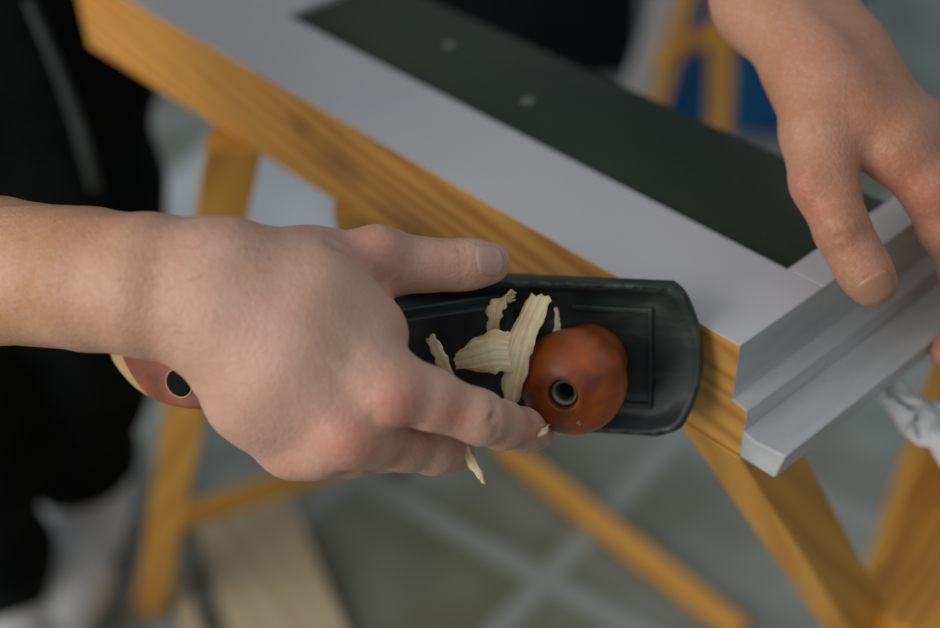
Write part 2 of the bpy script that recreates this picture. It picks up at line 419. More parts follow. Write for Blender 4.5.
# ------------------------------------------------------------------ the window sash being planed
sash = empty('window_sash', S(-0.29, 0.03, -0.06), 'white painted timber window sash with one bare pine edge lying across trestles', 'window sash')
def child(o, parent):
    o.parent = parent; o.matrix_parent_inverse = parent.matrix_world.inverted(); return o
bpy.context.view_layer.update()
XL = -0.585; T = 0.0597; SW = 0.0586
# stile: pine block with a white painted top and a painted, stepped end
prof = [(0,0,0),(-0.0010,0,-0.031),(0.0073,0,-0.0325),(0.0062,0,-T),(XL,0,-T),(XL,0,0)]
bm = bmesh.new()
a = [bm.verts.new(Vector(S(*p))) for p in prof]; b = [bm.verts.new(Vector(S(p[0], SW, p[2]))) for p in prof]
n = len(prof); bm.faces.new(a).material_index = 1; bm.faces.new(b[::-1])
for i in range(n):
    bm.faces.new((a[i], b[i], b[(i+1)%n], a[(i+1)%n])).material_index = 2 if i < 3 else 0
stile = from_bm('stile', bm, [M_white, M_pine, M_scuff], None, bevel=0.0007, seg=2); child(stile, sash); put(stile, 'white topped stile with a bare pine edge')
# moulded bottom rail: profile in x-z, run along y; its drip lip runs on past the stile
prof = [(-0.0199,0.0),(0.0,0.0),(-0.0010,-0.031),(0.0073,-0.0325),(0.0062,-T),(-0.0199,-T)]
bm = bmesh.new(); bm_prism(bm, [S(x, SW, z) for x, z in prof], (0, 0.25, 0))
for f_ in bm.faces:
    if all(v_.co.z > Z0 - 1e-5 for v_ in f_.verts): f_.material_index = 1
rail = from_bm('moulded_rail', bm, [M_scuff, M_white], None, bevel=0.0007, seg=2); put(rail, 'stepped moulded rail in scuffed grey white paint'); child(rail, sash)
prof = [(0.0064,-0.0440),(0.0136,-0.0455),(0.0300,-0.0435),(0.0262,-0.0590),(0.0250,-T),(0.0062,-T)]
bm = bmesh.new(); bm_prism(bm, [S(x, -0.0008, z) for x, z in prof], (0, 0.309, 0))
lip = from_bm('drip_lip', bm, [M_scuff], None, bevel=0.0012, seg=2); put(lip, 'projecting white lip of the moulded rail'); child(lip, sash)
bm = bmesh.new(); bm_box(bm, S((XL-0.41)/2, (SW+0.146)/2, -T/2), (-0.41-XL, 0.146-SW, T))
r2 = from_bm('top_rail', bm, M_white, None, bevel=0.001); child(r2, sash)
bm = bmesh.new(); bm_box(bm, S(-0.215, (SW+0.141)/2, -0.0100), (0.390, 0.141-SW, 0.012))
pn = from_bm('panel', bm, M_green, None, bevel=0.0008); put(pn, 'dark green panel of the sash'); child(pn, sash)

# ------------------------------------------------------------------ hand plane
v = FW + RT*(575-470)/FPX - UP*(382-314)/FPX; v /= np.linalg.norm(v)
r2_ = RT - v*(RT @ v); r2_ /= np.linalg.norm(r2_); u2_ = np.cross(r2_, v)
ta, tb = -0.245, -0.305
TN = -v*math.sqrt(1-ta*ta-tb*tb) + r2_*ta + u2_*tb
TL = RT + UP*0.034; TL = TL - TN*(TL @ TN); TL /= np.linalg.norm(TL); TW = np.cross(TN, TL)
TO = at(704, 359, 0.5615)                      # toe tip of the sole
tool = empty('hand_plane', None, 'old black iron hand plane with a round red wooden front knob', 'hand plane',
             mat=Matrix(((TL[0],TW[0],TN[0],TO[0]),(TL[1],TW[1],TN[1],TO[1]),(TL[2],TW[2],TN[2],TO[2]),(0,0,0,1))))
HW = 0.0342
def cheek_h(x):      # x from 0 (toe) to -0.245 (heel)
    pts = [(0,0.0085),(-0.02,0.0085),(-0.045,0.0102),(-0.075,0.0135),(-0.10,0.0170),(-0.125,0.0190),(-0.15,0.0185),(-0.18,0.0150),(-0.21,0.011),(-0.245,0.009)]
    for (a, ha), (b, hb) in zip(pts[:-1], pts[1:]):
        if b <= x <= a:
            t = (x-a)/(b-a); t = t*t*(3-2*t) if False else t
            return ha + (hb-ha)*t
    return 0.009
def toe_x(y):        # curved front edge, rounded corners
    t = abs(y)/HW
    base = -0.0105*t*t
    return base - (0.0028 if y > 0 else 0.0085)*max(0, (t-0.80)/0.20)**2.5
# body: plate + wall strip following the outline
ys = [HW*math.sin(math.pi/2*k/14) for k in range(-14, 15)]
outl = [(toe_x(y), y) for y in ys]                                     # toe, bottom -> top
xs_side = [-0.03 - 0.0043*i for i in range(50)]
outl += [(x, HW) for x in xs_side if x > -0.236]
heel = [(-0.245 + 0.010*(abs(y)/HW)**3, y) for y in [HW*math.cos(math.pi*k/20) for k in range(21)]]
outl += heel + [(x, -HW) for x in xs_side[::-1] if x > -0.236]
bm = bmesh.new(); n = len(outl); cx = -0.1225
def inset(x, y, d):
    sx = 1 - d/0.1225; sy = 1 - d/HW
    return (cx + (x-cx)*sx, y*sy)
def hh(x, y):
    base = cheek_h(x)
    return base*(0.60 + 0.40*min(1, max(0, (abs(y)/HW - 0.5)/0.42))) if x > -0.03 or x < -0.225 else base
ring = []
for (x, y) in outl:
    xi, yi = inset(x, y, 0.0034); xj, yj = inset(x, y, 0.0062); h_ = hh(x, y)
    ring.append([bm.verts.new((x, y, 0)), bm.verts.new((x, y, h_-0.0006)), bm.verts.new(inset(x, y, 0.0006)+(h_,)), bm.verts.new(inset(x, y, 0.0022)+(h_,)), bm.verts.new((xi, yi, h_-0.0008)), bm.verts.new((xj-0, yj, 0.0045)), bm.verts.new(inset(x, y, 0.009)+(0.0036,))])
for i in range(n):
    A, B = ring[i], ring[(i+1) % n]
    for k in range(6): bm.faces.new((A[k], B[k], B[k+1], A[k+1])).material_index = 1 if k in (1, 2) and A[0].co.x < -0.012 else 0
bm.faces.new([r[0] for r in ring][::-1])
bm.faces.new([r[6] for r in ring])
body = from_bm('plane_body', bm, [M_iron, M_rim], tool, smooth=True)
m_ = body.modifiers.new('edge', 'EDGE_SPLIT'); m_.split_angle = math.radians(50)
# ribs in the front bed and the knob boss
bm = bmesh.new()
bm_box(bm, (-0.0225, 0, 0.0042), (0.0022, 0.046, 0.0032)); bm_box(bm, (-0.0400, 0.0215, 0.0042), (0.034, 0.0025, 0.0034)); bm_box(bm, (-0.0400, -0.0215, 0.0042), (0.034, 0.0025, 0.0034)); bm_box(bm, (-0.0735, 0, 0.005), (0.0028, 0.052, 0.005))
from_bm('bed_rib', bm, M_iron, tool, bevel=0.0008)
# frog with cutting iron and lever cap (bedded at 45 degrees)
bm = bmesh.new(); bm_prism(bm, [(-0.092,-0.024,0.003),(-0.150,-0.024,0.003),(-0.150,-0.024,0.026),(-0.126,-0.024,0.034)], (0,0.048,0))
from_bm('frog', bm, M_iron, tool, bevel=0.001)
def slanted(name, y0, y1, s0, s1, off, th, m):
    d = Vector((-0.7071,0,0.7071)); nn = Vector((0.7071,0,0.7071)); o0 = Vector((-0.0855,0,0.002)) + nn*off
    bm = bmesh.new(); p = o0 + d*s0; q = o0 + d*s1
    bm_prism(bm, [p+Vector((0,y0,0)), q+Vector((0,y0,0)), q+nn*th+Vector((0,y0,0)), p+nn*th+Vector((0,y0,0))], (0,y1-y0,0))
    return from_bm(name, bm, m, tool, bevel=0.0008)
slanted('cutting_iron', -0.0265, 0.0265, 0.0, 0.066, 0.0, 0.0028, M_iron)
slanted('lever_cap', -0.0235, 0.0235, 0.010, 0.062, 0.0030, 0.0065, M_steelcap)
# knob
kx, ky = -0.0482, -0.0015
prof = []
R_ = 0.0213
KS = 1.05
for r, z in ((0.0150,0.0036),(0.0155,0.006),(0.0140,0.0085),(0.0120,0.012),(0.0115,0.0155),(0.0125,0.019),(0.0155,0.0225),(0.0185,0.0265),(0.0204,0.031),(0.0213,0.036),(0.0213,0.040),(0.0204,0.0445),(0.0186,0.0485),(0.0158,0.0520),(0.0120,0.0548),(0.0085,0.0561),(0.0066,0.0565),(0.0061,0.0560),(0.0058,0.0540),(0.0058,0.046),(0.001,0.046)): prof.append((r, z))
prof = [(r*KS if r > .008 else r, z) for r, z in prof]
knob = lathe('knob', prof, M_knob, tool, 72); knob.location = (kx, ky, 0)
sb = knob.modifiers.new('s', 'SUBSURF'); sb.levels = 1; sb.render_levels = 1
put(knob, 'round varnished red wooden knob with a hole in its top')
sk = lathe('bolt_socket', [(0.0055,0.0470),(0.0055,0.0530),(0.0052,0.0536),(0.0036,0.0518),(0.0033,0.0500),(0.0033,0.0465)], M_brassy, tool, 40, caps=False); sk.location = (kx, ky, 0)
bt = lathe('bore', [(0.0033,0.0463),(0.0033,0.0472),(0.00005,0.0474)], M_black, tool, 24); bt.location = (kx, ky, 0)  # black plug painting the dark depth of the knob hole
# tote (rear handle): side profile extruded, with a bolt hole at the top
def tote():
    tx, ty = -0.1955, 0.002
    # outline x (toward toe +), z
    ol = [(0.030,0.006),(0.026,0.020),(0.016,0.036),(0.010,0.052),(0.012,0.066),(0.016,0.076),(0.012,0.083),(0.002,0.0865),(-0.010,0.0868),(-0.024,0.0850),(-0.040,0.0815),(-0.0505,0.0770),(-0.0500,0.0715),(-0.036,0.066),(-0.022,0.055),(-0.019,0.040),(-0.024,0.022),(-0.040,0.010),(-0.046,0.006)]
    bm = bmesh.new(); W_ = 0.0125
    layers = []
    for yy, sc in ((-W_,0.86),(-W_*0.86,0.95),(-W_*0.45,1.0),(W_*0.45,1.0),(W_*0.86,0.95),(W_,0.86)):
        cxm = sum(p[0] for p in ol)/len(ol)
        layers.append([bm.verts.new((tx + (x-(-0.004))*(sc if z > 0.01 else 1) - 0.004 + ((0.003 - 0.58*yy) if x < -0.036 and z > .06 else (-0.35*yy) if x < -.02 and z > .06 else 0), ty + yy*(0.74 if x < -0.045 and z > .06 else 0.92 if x < -.03 and z > .06 else 1), z if z < 0.03 else 0.055 + (z-0.055)*(0.96+0.04*sc))) for x, z in ol])
    k = len(ol)
    for A, B in zip(layers[:-1], layers[1:]):
        for i in range(k): bm.faces.new((A[i], A[(i+1)%k], B[(i+1)%k], B[i]))
    bm.faces.new(layers[0][::-1]); bm.faces.new(layers[-1])
    for f_ in bm.faces:
        c = f_.calc_center_median()
        f_.material_index = 1 if (c.x - tx < -0.0365 - 0.58*(c.y-ty) and c.z > 0.066) else 0
    o = from_bm('tote', bm, [M_tote, M_bare], tool, smooth=True)
    sb = o.modifiers.new('s', 'SUBSURF'); sb.levels = 2; sb.render_levels = 2
    put(o, 'worn red wooden rear handle with a chipped pale end')
    h = lathe('bolt_hole', [(0.0064,0.0835),(0.0066,0.0868),(0.0064,0.0871),(0.0060,0.0871),(0.0058,0.080),(0.001,0.080)], M_bare, o, 40, caps=False); h.location = (tx-0.010, ty, 0.0002); put(h, 'pale rim of the bolt hole')
    d = lathe('bore', [(0.0060,0.0842),(0.0060,0.0868),(0.0045,0.08705),(0.00005,0.08690)], M_black, o, 40, caps=False); d.location = (tx-0.010, ty, 0.0002)  # black disc painting the shade inside a hole that is not cut
    return o
tote()

# ------------------------------------------------------------------ wood shavings
def ribbon(name, path, widths, side, label, th=0.0007, seed=0, rag=0.0006, group='wood shavings on the plane'):
    """curled strip: path of world points, width vector direction per point"""
    rnd = random.Random(seed); P = [Vector(p) for p in path]
    # resample (Catmull-Rom)
    out, ws, sds = [], [], []
    N = 9
    for i in range(len(P)-1):
        p0, p1, p2, p3 = P[max(i-1,0)], P[i], P[i+1], P[min(i+2,len(P)-1)]
        for k in range(N):
            t = k/N
            out.append(0.5*((2*p1) + (p2-p0)*t + (2*p0-5*p1+4*p2-p3)*t*t + (3*p1-p0-3*p2+p3)*t**3))
            ws.append(widths[i] + (widths[i+1]-widths[i])*t); sds.append(Vector(side[i]).lerp(Vector(side[i+1]), t))
    out.append(P[-1]); ws.append(widths[-1]); sds.append(Vector(side[-1]))
    V, Fc, UV = [], [], []; M = 7
    for i, (p, w_, s) in enumerate(zip(out, ws, sds)):
        tan = (out[min(i+1,len(out)-1)] - out[max(i-1,0)]).normalized(); s = (s - tan*s.dot(tan)).normalized(); nn = tan.cross(s)
        e0 = rag*1.3*math.sin(i*.55+seed)*math.sin(i*.21+2*seed) + rnd.uniform(-rag,rag)*.35; e1 = rag*1.3*math.sin(i*.43+3*seed)*math.sin(i*.31+seed) + rnd.uniform(-rag,rag)*.35
        for j in range(M):
            q = -0.5 + j/(M-1)
            off = s*(q*w_ + (e0 if j == 0 else e1 if j == M-1 else 0)) + nn*(0.16*w_*(0.25-q*q)*2 + rnd.uniform(-1,1)*0.00022)
            V.append(p + off + (tan*rnd.uniform(-rag,rag)*2 if i in (0, len(out)-1) else Vector((0,0,0)))); UV.append((i*0.06, q*w_*60))
    for i in range(len(out)-1):
        for j in range(M-1): Fc.append((i*M+j, (i+1)*M+j, (i+1)*M+j+1, i*M+j+1))
    o = from_arr(name, V, Fc, M_shav)
    uvl = o.data.uv_layers.new(name='uv')
    for lp in o.data.loops: uvl.data[lp.index].uv = UV[lp.vertex_index]
    s_ = o.modifiers.new('thick', 'SOLIDIFY'); s_.thickness = th; s_.offset = 0
    return put(o, label, 'wood shaving', group)
def cs(dx, dy, dz=0.0): return RT*dx + UP*dy - FW*dz
ribbon('wood_shaving', [at(541,297,.538), at(530,322,.534), at(520,350,.530), at(514,378,.533), at(510,402,.540)], [.0100,.0115,.0105,.0090,.0050],
       [cs(1,.25,.2)]*3 + [cs(1,.0,.3)]*2, 'pale folded wood shaving standing upright between knob and fingers', seed=1)
ribbon('wood_shaving', [at(456,362,.541), at(474,357,.534), at(494,352,.531), at(512,352,.533), at(524,346,.539)], [.0050,.0125,.0170,.0165,.0120],
       [cs(.1,1,.1), cs(-.1,1,.15), cs(.05,1,-.1), cs(.1,1,-.3), cs(.2,1,-.4)], 'broad pale wood shaving lying across the mouth of the plane', seed=2)
ribbon('wood_shaving', [at(514,297,.546), at(503,299,.541), at(496,309,.540), at(494,322,.542), at(492,336,.548)], [.0035,.0060,.0065,.0062,.0045],
       [cs(.4,1,0), cs(.9,.6,.1), cs(1,.1,.2), cs(1,.05,.2), cs(1,0,.2)], 'small curled pale shaving against the upper rim of the plane', seed=3, rag=.001)
ribbon('wood_shaving', [at(431,337,.535), at(437,349,.531), at(443,362,.531), at(449,378,.536)], [.0035,.0058,.0060,.0040],
       [cs(1,.5,.4), cs(1,.4,.5), cs(1,.3,.4), cs(1,.3,.2)], 'small greenish yellow shaving tucked beside the index finger', seed=4)
ribbon('wood_shaving', [at(457,432,.545), at(463,446,.522), at(470,460,.517), at(478,472,.516), at(484,484,.518)], [.0030,.0036,.0036,.0026,.0008],
       [cs(1,.5,.1)]*5, 'thin splinter of shaving poking out below the fingers', seed=5, rag=.0003)
ribbon('wood_shaving', [at(551,360,.548), at(556,335,.548), at(557,318,.550), at(556,308,.552)], [.0022,.0026,.0022,.0012],
       [cs(1,0,.2)]*4, 'thin orange sliver of shaving behind the wooden knob', seed=6, rag=.0003)
ribbon('wood_shaving', [at(536,437,.520), at(542,432,.516), at(548,428,.517)], [.0010,.0026,.0022],
       [cs(.5,1,0)]*3, 'tiny shaving crumb caught between the index fingertip and the knob', seed=7, rag=.0006)

# ------------------------------------------------------------------ the carpenter
man = empty('person', (-0.80, 0.0, 0.0), 'person in dark work clothes planing the sash edge, leaning in from the left', 'person')
bpy.context.view_layer.update()
def J(l): return [(at(x, y, d), r) for x, y, d, r in l]
def hand(F, groups, fingers, k_palm, k_fin):
    palm = F.new()
    for ch, k in groups:
        if k < 0:                                     # long even limb: no swelling at its joints
            g = F.new(); chain(F, g, J(ch), 0.003); palm = smin(palm, g, -k)
        else: chain(F, palm, J(ch), k)
    out = palm.copy()
    for ch, k in fingers:
        g = F.new(); chain(F, g, J(ch), 0.004)
        out = np.minimum(out, smin(palm, g, k))
    return out

# right hand and forearm
allp = [at(-170,225,.59), at(-170,330,.59), at(545,440,.55), at(450,470,.57), at(500,250,.53), at(280,470,.57), at(300,240,.48), at(150,210,.48)]
FR = Field(allp, 0.00105, 0.026)
rg = [([(-150,248,.585,.0265),(0,255,.535,.0236),(90,263,.505,.0204),(150,268,.493,.0206),(228,276,.489,.0188)], -.016),
      ([(-150,296,.585,.0265),(0,286,.535,.0238),(90,294,.505,.0220),(150,304,.494,.0205),(205,322,.491,.0180)], -.016),
      ([(-150,272,.585,.0200),(0,271,.537,.0180),(90,279,.507,.0170),(150,285,.497,.0165)], -.016),
      ([(222,272,.489,.0165),(300,320,.483,.0140),(373,377,.4835,.0128)], .014),
      ([(220,292,.488,.0170),(290,360,.482,.0140),(345,428,.487,.0126)], .014),
      ([(217,318,.489,.0165),(265,385,.488,.0140),(313,445,.4975,.0118)], .014),
      ([(224,345,.492,.0140),(250,398,.498,.0135),(288,444,.508,.0112)], .014),
      ([(215,285,.494,.0170),(262,352,.502,.0170),(330,400,.505,.0140)], .012),
      ([(245,273,.501,.0145),(310,267,.508,.0135),(376,262,.5135,.0126)], .010),
      ([(296,288,.500,.0185),(345,315,.503,.0135),(372,338,.502,.0120)], .012),
      ([(245,322,.4875,.0150),(340,398,.4865,.0118)], .014),
      ([(240,280,.489,.0150),(320,290,.490,.0130),(368,330,.492,.0115)], .014),
      ([(260,300,.515,.018),(350,300,.528,.013)], .010),
      ([(240,362,.507,.014),(288,430,.520,.0125)], .010)]
rf = [([(376,262,.5135,.0126),(402,264,.516,.0112),(428,265,.518,.0102),(455,265,.520,.0097),(472,264,.522,.0094),(489,263,.524,.0086)], .006),
      ([(373,377,.4835,.0128),(400,389,.484,.0122),(430,399,.487,.0113),(480,418,.495,.0098),(502,425,.508,.0091),(522,430,.527,.0086),(535,432,.548,.0080)], .006),
      ([(345,428,.487,.0126),(372,435,.490,.0120),(402,443,.501,.0104),(434,450,.512,.0093),(444,451,.522,.0088),(452,451,.534,.0084),(452,451,.546,.008)], .006),
      ([(313,445,.4975,.0118),(350,447,.506,.0112),(385,447,.520,.0095),(408,449,.534,.0088),(412,451,.547,.0084),(408,452,.560,.008)], .006),
      ([(288,444,.508,.0112),(318,449,.518,.0098),(342,450,.530,.0085),(360,450,.546,.0078),(364,452,.560,.007)], .006)]
fR = hand(FR, rg, rf, .012, .006)
# knuckle bumps, tendons, veins, creases
for (x, y, d, r, k) in [(394,398,.4765,.0075,.010),(352,440,.479,.0075,.010),(322,452,.490,.0065,.008),(292,455,.501,.006,.008),(380,249,.506,.0065,.010),(478,412,.4905,.0062,.006)]:
    p = at(x, y, d); cone(FR, fR, p, r, p + np.array([0,0,1e-4]), r, k)
def pl(F, f, l, depth, sig): dent(F, f, [at(*p) for p in l], depth, sig)
pl(FR, fR, [(335,246,.487),(362,258,.492),(380,285,.497),(388,315,.499)], .0016, .0035)      # web fold
pl(FR, fR, [(240,290,.470),(300,335,.468),(360,380,.470)], -.0007, .0030)
pl(FR, fR, [(235,310,.470),(290,370,.469),(335,420,.473)], -.0006, .0028)
pl(FR, fR, [(250,270,.473),(320,300,.472),(350,335,.474)], -.0005, .0025)
pl(FR, fR, [(280,330,.468),(310,350,.468),(330,390,.471)], -.0006, .0020)
pl(FR, fR, [(395,412,.475),(420,425,.481),(400,433,.483)], .0010, .0022)
pl(FR, fR, [(375,415,.474),(360,418,.476)], .0010, .0035)
for dx, s in ((-7,.0009),(0,.0015),(6,.0012),(13,.0010)):
    pl(FR, fR, [(486+dx,404,.487),(490+dx,418,.4855),(482+dx,436,.489)], s, .0012)              # index joint wrinkles
for dx, s in ((-4,.0004),(3,.0008),(9,.0004)):
    pl(FR, fR, [(453+dx,242,.517),(456+dx,252,.512),(458+dx,268,.510),(459+dx,286,.514)], s, .0011) # thumb joint wrinkles
pl(FR, fR, [(170,330,.477),(175,345,.478),(172,362,.486)], .0007, .0015)
VR, QR = nets(FR, fR, 2)

# left hand and forearm
allp = [at(720,-120,.64), at(830,-120,.64), at(868,310,.56), at(1030,300,.64), at(1000,150,.58), at(950,380,.63)]
FLd = Field(allp, 0.00115, 0.03)
lg = [([(742,-110,.645,.0245),(763,0,.605,.0206),(815,75,.578,.0178),(832,112,.570,.0165)], .016),
      ([(790,-110,.652,.0240),(800,0,.615,.0205),(845,62,.597,.0180),(866,96,.590,.0160)], .016),
      ([(838,110,.569,.0165),(894,146,.562,.0138),(932,188,.562,.0130)], .009),
      ([(852,102,.576,.0160),(908,142,.574,.0140),(952,184,.581,.0128)], .012),
      ([(864,94,.588,.0150),(922,138,.591,.0130),(968,178,.600,.0118)], .012),
      ([(870,90,.600,.0140),(928,136,.608,.0120),(978,178,.618,.0108)], .012),
      ([(822,100,.572,.0165),(820,135,.564,.0150),(822,170,.559,.0126)], .010),
      ([(838,108,.574,.0130),(846,122,.578,.0095)], .007),
      ([(866,118,.590,.014),(935,176,.600,.012)], .010)]
lf = [([(822,170,.559,.0126),(831,200,.556,.0120),(842,230,.553,.0114),(855,254,.552,.0108),(865,272,.5525,.0109),(872,283,.554,.0102)], .006),
      ([(932,188,.562,.0130),(946,226,.566,.0118),(962,262,.578,.0106),(972,300,.598,.0095),(964,332,.612,.009),(948,352,.617,.0085)], .005),
      ([(952,184,.581,.0128),(970,225,.588,.0115),(985,262,.600,.0104),(990,315,.617,.0095),(960,362,.626,.0085)], .005),
      ([(968,178,.600,.0118),(985,225,.608,.0105),(992,262,.619,.0095),(988,312,.634,.009),(955,340,.640,.008)], .005),
      ([(978,178,.618,.0108),(992,215,.624,.0092),(996,250,.632,.0085),(986,290,.642,.0078),(962,310,.648,.007)], .005)]
fL = hand(FLd, lg, lf, .012, .006)
for (x, y, d, r, k) in [(808,186,.553,.0060,.010),(838,226,.545,.0065,.008),(862,120,.558,.006,.012)]:
    p = at(x, y, d); cone(FLd, fL, p, r, p + np.array([0,0,1e-4]), r, k)
for dy, s in ((-9,.0005),(-2,.0008),(5,.0006)):
    pl(FLd, fL, [(826,238+dy,.542),(840,231+dy,.540),(858,228+dy,.543)], s, .0013)
pl(FLd, fL, [(826,60,.566),(836,105,.557),(842,140,.557)], -.0016, .0035); pl(FLd, fL, [(850,80,.568),(862,120,.560)], .0012, .0045)
pl(FLd, fL, [(880,190,.556),(888,198,.557),(886,212,.562)], .0009, .0018); pl(FLd, fL, [(893,196,.556),(900,206,.557),(900,216,.562)], .0009, .0018)
pl(FLd, fL, [(800,70,.560),(835,78,.558)], .0006, .0020)
VL, QL = nets(FLd, fL, 2)

# upper arms, torso, neck and head (coarser; joined into the same body mesh, seams inside the sleeves)
eR = at(-175, 280, .605); sR = S(-0.45, -0.20, 0.34); eL = at(748, -150, .665); sL = S(-0.47, 0.20, 0.36); elL = S(-0.235, 0.225, 0.145); elR = S(-0.345, -0.265, 0.0)
hip = S(-0.80, 0.0, 0.06); chest = S(-0.55, 0.0, 0.32); neck = S(-0.42, 0.0, 0.44); head = S(-0.345, 0.0, 0.53)
FB = Field([hip, chest, elL, elR, sR, sL, head, S(-0.80,0,-0.1)], 0.006, 0.17)
fB = FB.new()
chain(FB, fB, [(at(-128,274,.580), .027), (elR, .040), (sR, .052)], .02)
chain(FB, fB, [(at(752,-50,.625), .030), (at(742,-110,.645), .034), (elL, .040), (sL, .052)], .02)
for s_ in (-1, 1):
    chain(FB, fB, [(S(-0.47, 0.13*s_, 0.36), .075), (S(-0.60, 0.085*s_, 0.26), .105), (S(-0.78, 0.08*s_, 0.07), .105)], .05)
chain(FB, fB, [(sR, .052), (S(-0.45,-.06,.38), .06), (S(-0.45,.06,.38), .06), (sL, .052)], .05)
chain(FB, fB, [(S(-0.45,0,.39), .055), (neck, .055), (head, .05)], .03)
hd = np.array([0.62, 0, -0.78]); hu = np.array([0.78, 0, 0.62])          # face direction, crown direction
chain(FB, fB, [(head + hu*.05, .085), (head + hu*.07 - hd*.02, .088)], .03)
chain(FB, fB, [(head + hd*.055 - hu*.035, .045), (head + hd*.06 + hu*.02, .055)], .03)      # jaw, face
chain(FB, fB, [(head + hd*.103 + hu*.035, .010), (head + hd*.126 + hu*.005, .013)], .012)   # nose
for s_ in (-1, 1):
    e = head + np.array([0, .033*s_, 0]) + hd*.112 + hu*.04
    dent(FB, fB, [e, e + hd*.002], .010, .016)                                              # eye socket
    er = head + np.array([0, .088*s_, 0]) + hu*.02; chain(FB, fB, [(er - hu*.02, .012), (er + hu*.02 - hd*.008, .016)], .008)
dent(FB, fB, [head + np.array([0,-.022,0]) + hd*.108 - hu*.025, head + np.array([0,.022,0]) + hd*.108 - hu*.025], .006, .008)  # mouth
VB, QB = nets(FB, fB, 2)
V = np.concatenate([VR, VL, VB]); Q = np.concatenate([QR, QL + len(VR), QB + len(VR) + len(VL)])
me = bpy.data.meshes.new('body'); me.from_pydata(V.tolist(), [], Q.tolist()); me.update()
body_o = link_mesh('body', me, M_skin)
child(body_o, man)
# skin tone map: natural redness of knuckles, tanned forearms, freckles; left hand darkened for light falloff
tone = np.zeros((len(V), 4)); tone[:, 3] = 1
def blob(px, py, d, r, amt, ch):
    c = at(px, py, d); r2 = ((V - c)**2).sum(1); tone[:, ch] = np.maximum(tone[:, ch], amt*np.exp(-r2/(r*r)))
for x, y, d, r, a in [(398,404,.472,.010,.75),(348,442,.475,.012,.75),(450,412,.482,.007,.75),(300,455,.492,.012,.35),(285,465,.497,.008,.3),(382,250,.502,.014,.45),(390,285,.505,.012,.3),(490,270,.514,.008,.3),(405,450,.488,.010,.5),(530,435,.512,.012,.3),(440,265,.512,.01,.2),
                      (803,190,.547,.012,.6),(850,60,.565,.05,.28),(850,150,.556,.05,.30),(840,240,.546,.03,.30),(812,60,.565,.018,.5),(835,110,.556,.02,.45),(905,190,.552,.025,.6),(935,200,.552,.02,.6),(822,210,.544,.016,.45),(868,270,.543,.016,.35),(940,345,.61,.02,.5)]:  # the broad left-hand blobs add to its painted light falloff
    blob(x, y, d, r, a, 0)
pxl = (V - CAM) @ RT/((V - CAM) @ FW)*FPX + 470
isR = np.arange(len(V)) < len(VR); isLh = (~isR) & (np.arange(len(V)) < len(VR)+len(VL))
pyl = 314 - (V - CAM) @ UP/((V - CAM) @ FW)*FPX
tone[:, 1] = np.where(isR, np.clip((230 - pxl)/190, 0, 1)*0.9 + 0.08, np.where(isLh, 1.0, 0.9))  # left hand at full tan: light falloff painted into its colour
blob(155, 318, .478, .0009, .95, 2)
rng = np.random.RandomState(4)
for _ in range(26): blob(rng.uniform(0,330), rng.uniform(225,350), .485, rng.uniform(.001,.003), 0, 2)
ca = me.color_attributes.new('tone', 'FLOAT_COLOR', 'POINT'); ca.data.foreach_set('color', tone.ravel())

# nails
tdir = at(500,263,.526) - at(450,265,.520)
nail_patch(FR, fR, at(491,258,.5135), tdir, -FW*1.0 + UP*0.30 + RT*.12, .0125, .0125, man, M_nail)
tdir = at(867,283,.555) - at(845,245,.552)
nail_patch(FLd, fL, at(876,288,.5445), tdir, -FW*1.0 - UP*0.18 + RT*0.10, .0135, .0160, man, M_nail2)
for o in list(man.children):
    if o.name.startswith('fingernail'): o.matrix_parent_inverse = man.matrix_world.inverted()

# fine hairs on the right forearm
def hairs():
    vs_, fs_ = [], []; rnd = random.Random(3)
    cand = np.where(isR & (pxl > -10) & (pxl < 300) & (pyl > 190) & (pyl < 370))[0]
    nrm = np.zeros((len(V), 3)); a, b, c = V[Q[:,0]], V[Q[:,1]], V[Q[:,2]]; fn = np.cross(b-a, c-a)
    for k in range(4): np.add.at(nrm, Q[:, k], fn)
    nrm /= np.linalg.norm(nrm, axis=1)[:, None] + 1e-12
    for _ in range(620):
        i = cand[rnd.randrange(len(cand))]
        if nrm[i] @ FW > 0.25: continue
        if pxl[i] > 200 and rnd.random() < 0.6: continue
        p = V[i]; L = rnd.uniform(.003,.007); d = (RT*0.9 + UP*rnd.uniform(-.5,.5)); d = d - nrm[i]*(d @ nrm[i]); d /= np.linalg.norm(d)
        sdv = np.cross(d, nrm[i])*0.00004
        q = [p, p + d*L*.5 + nrm[i]*.0008, p + d*L + nrm[i]*.0011]
        k0 = len(vs_)
        for j, s in enumerate(q):
            w_ = (1, .7, .2)[j]; vs_.extend([s + sdv*w_, s - sdv*w_])
        fs_.extend([(k0,k0+1,k0+3,k0+2),(k0+2,k0+3,k0+5,k0+4)])
    o = from_arr('arm_hair', vs_, fs_, M_hair); child(o, man); put(o, 'fine dark hair on the forearm', None, None, 'stuff')
hairs()

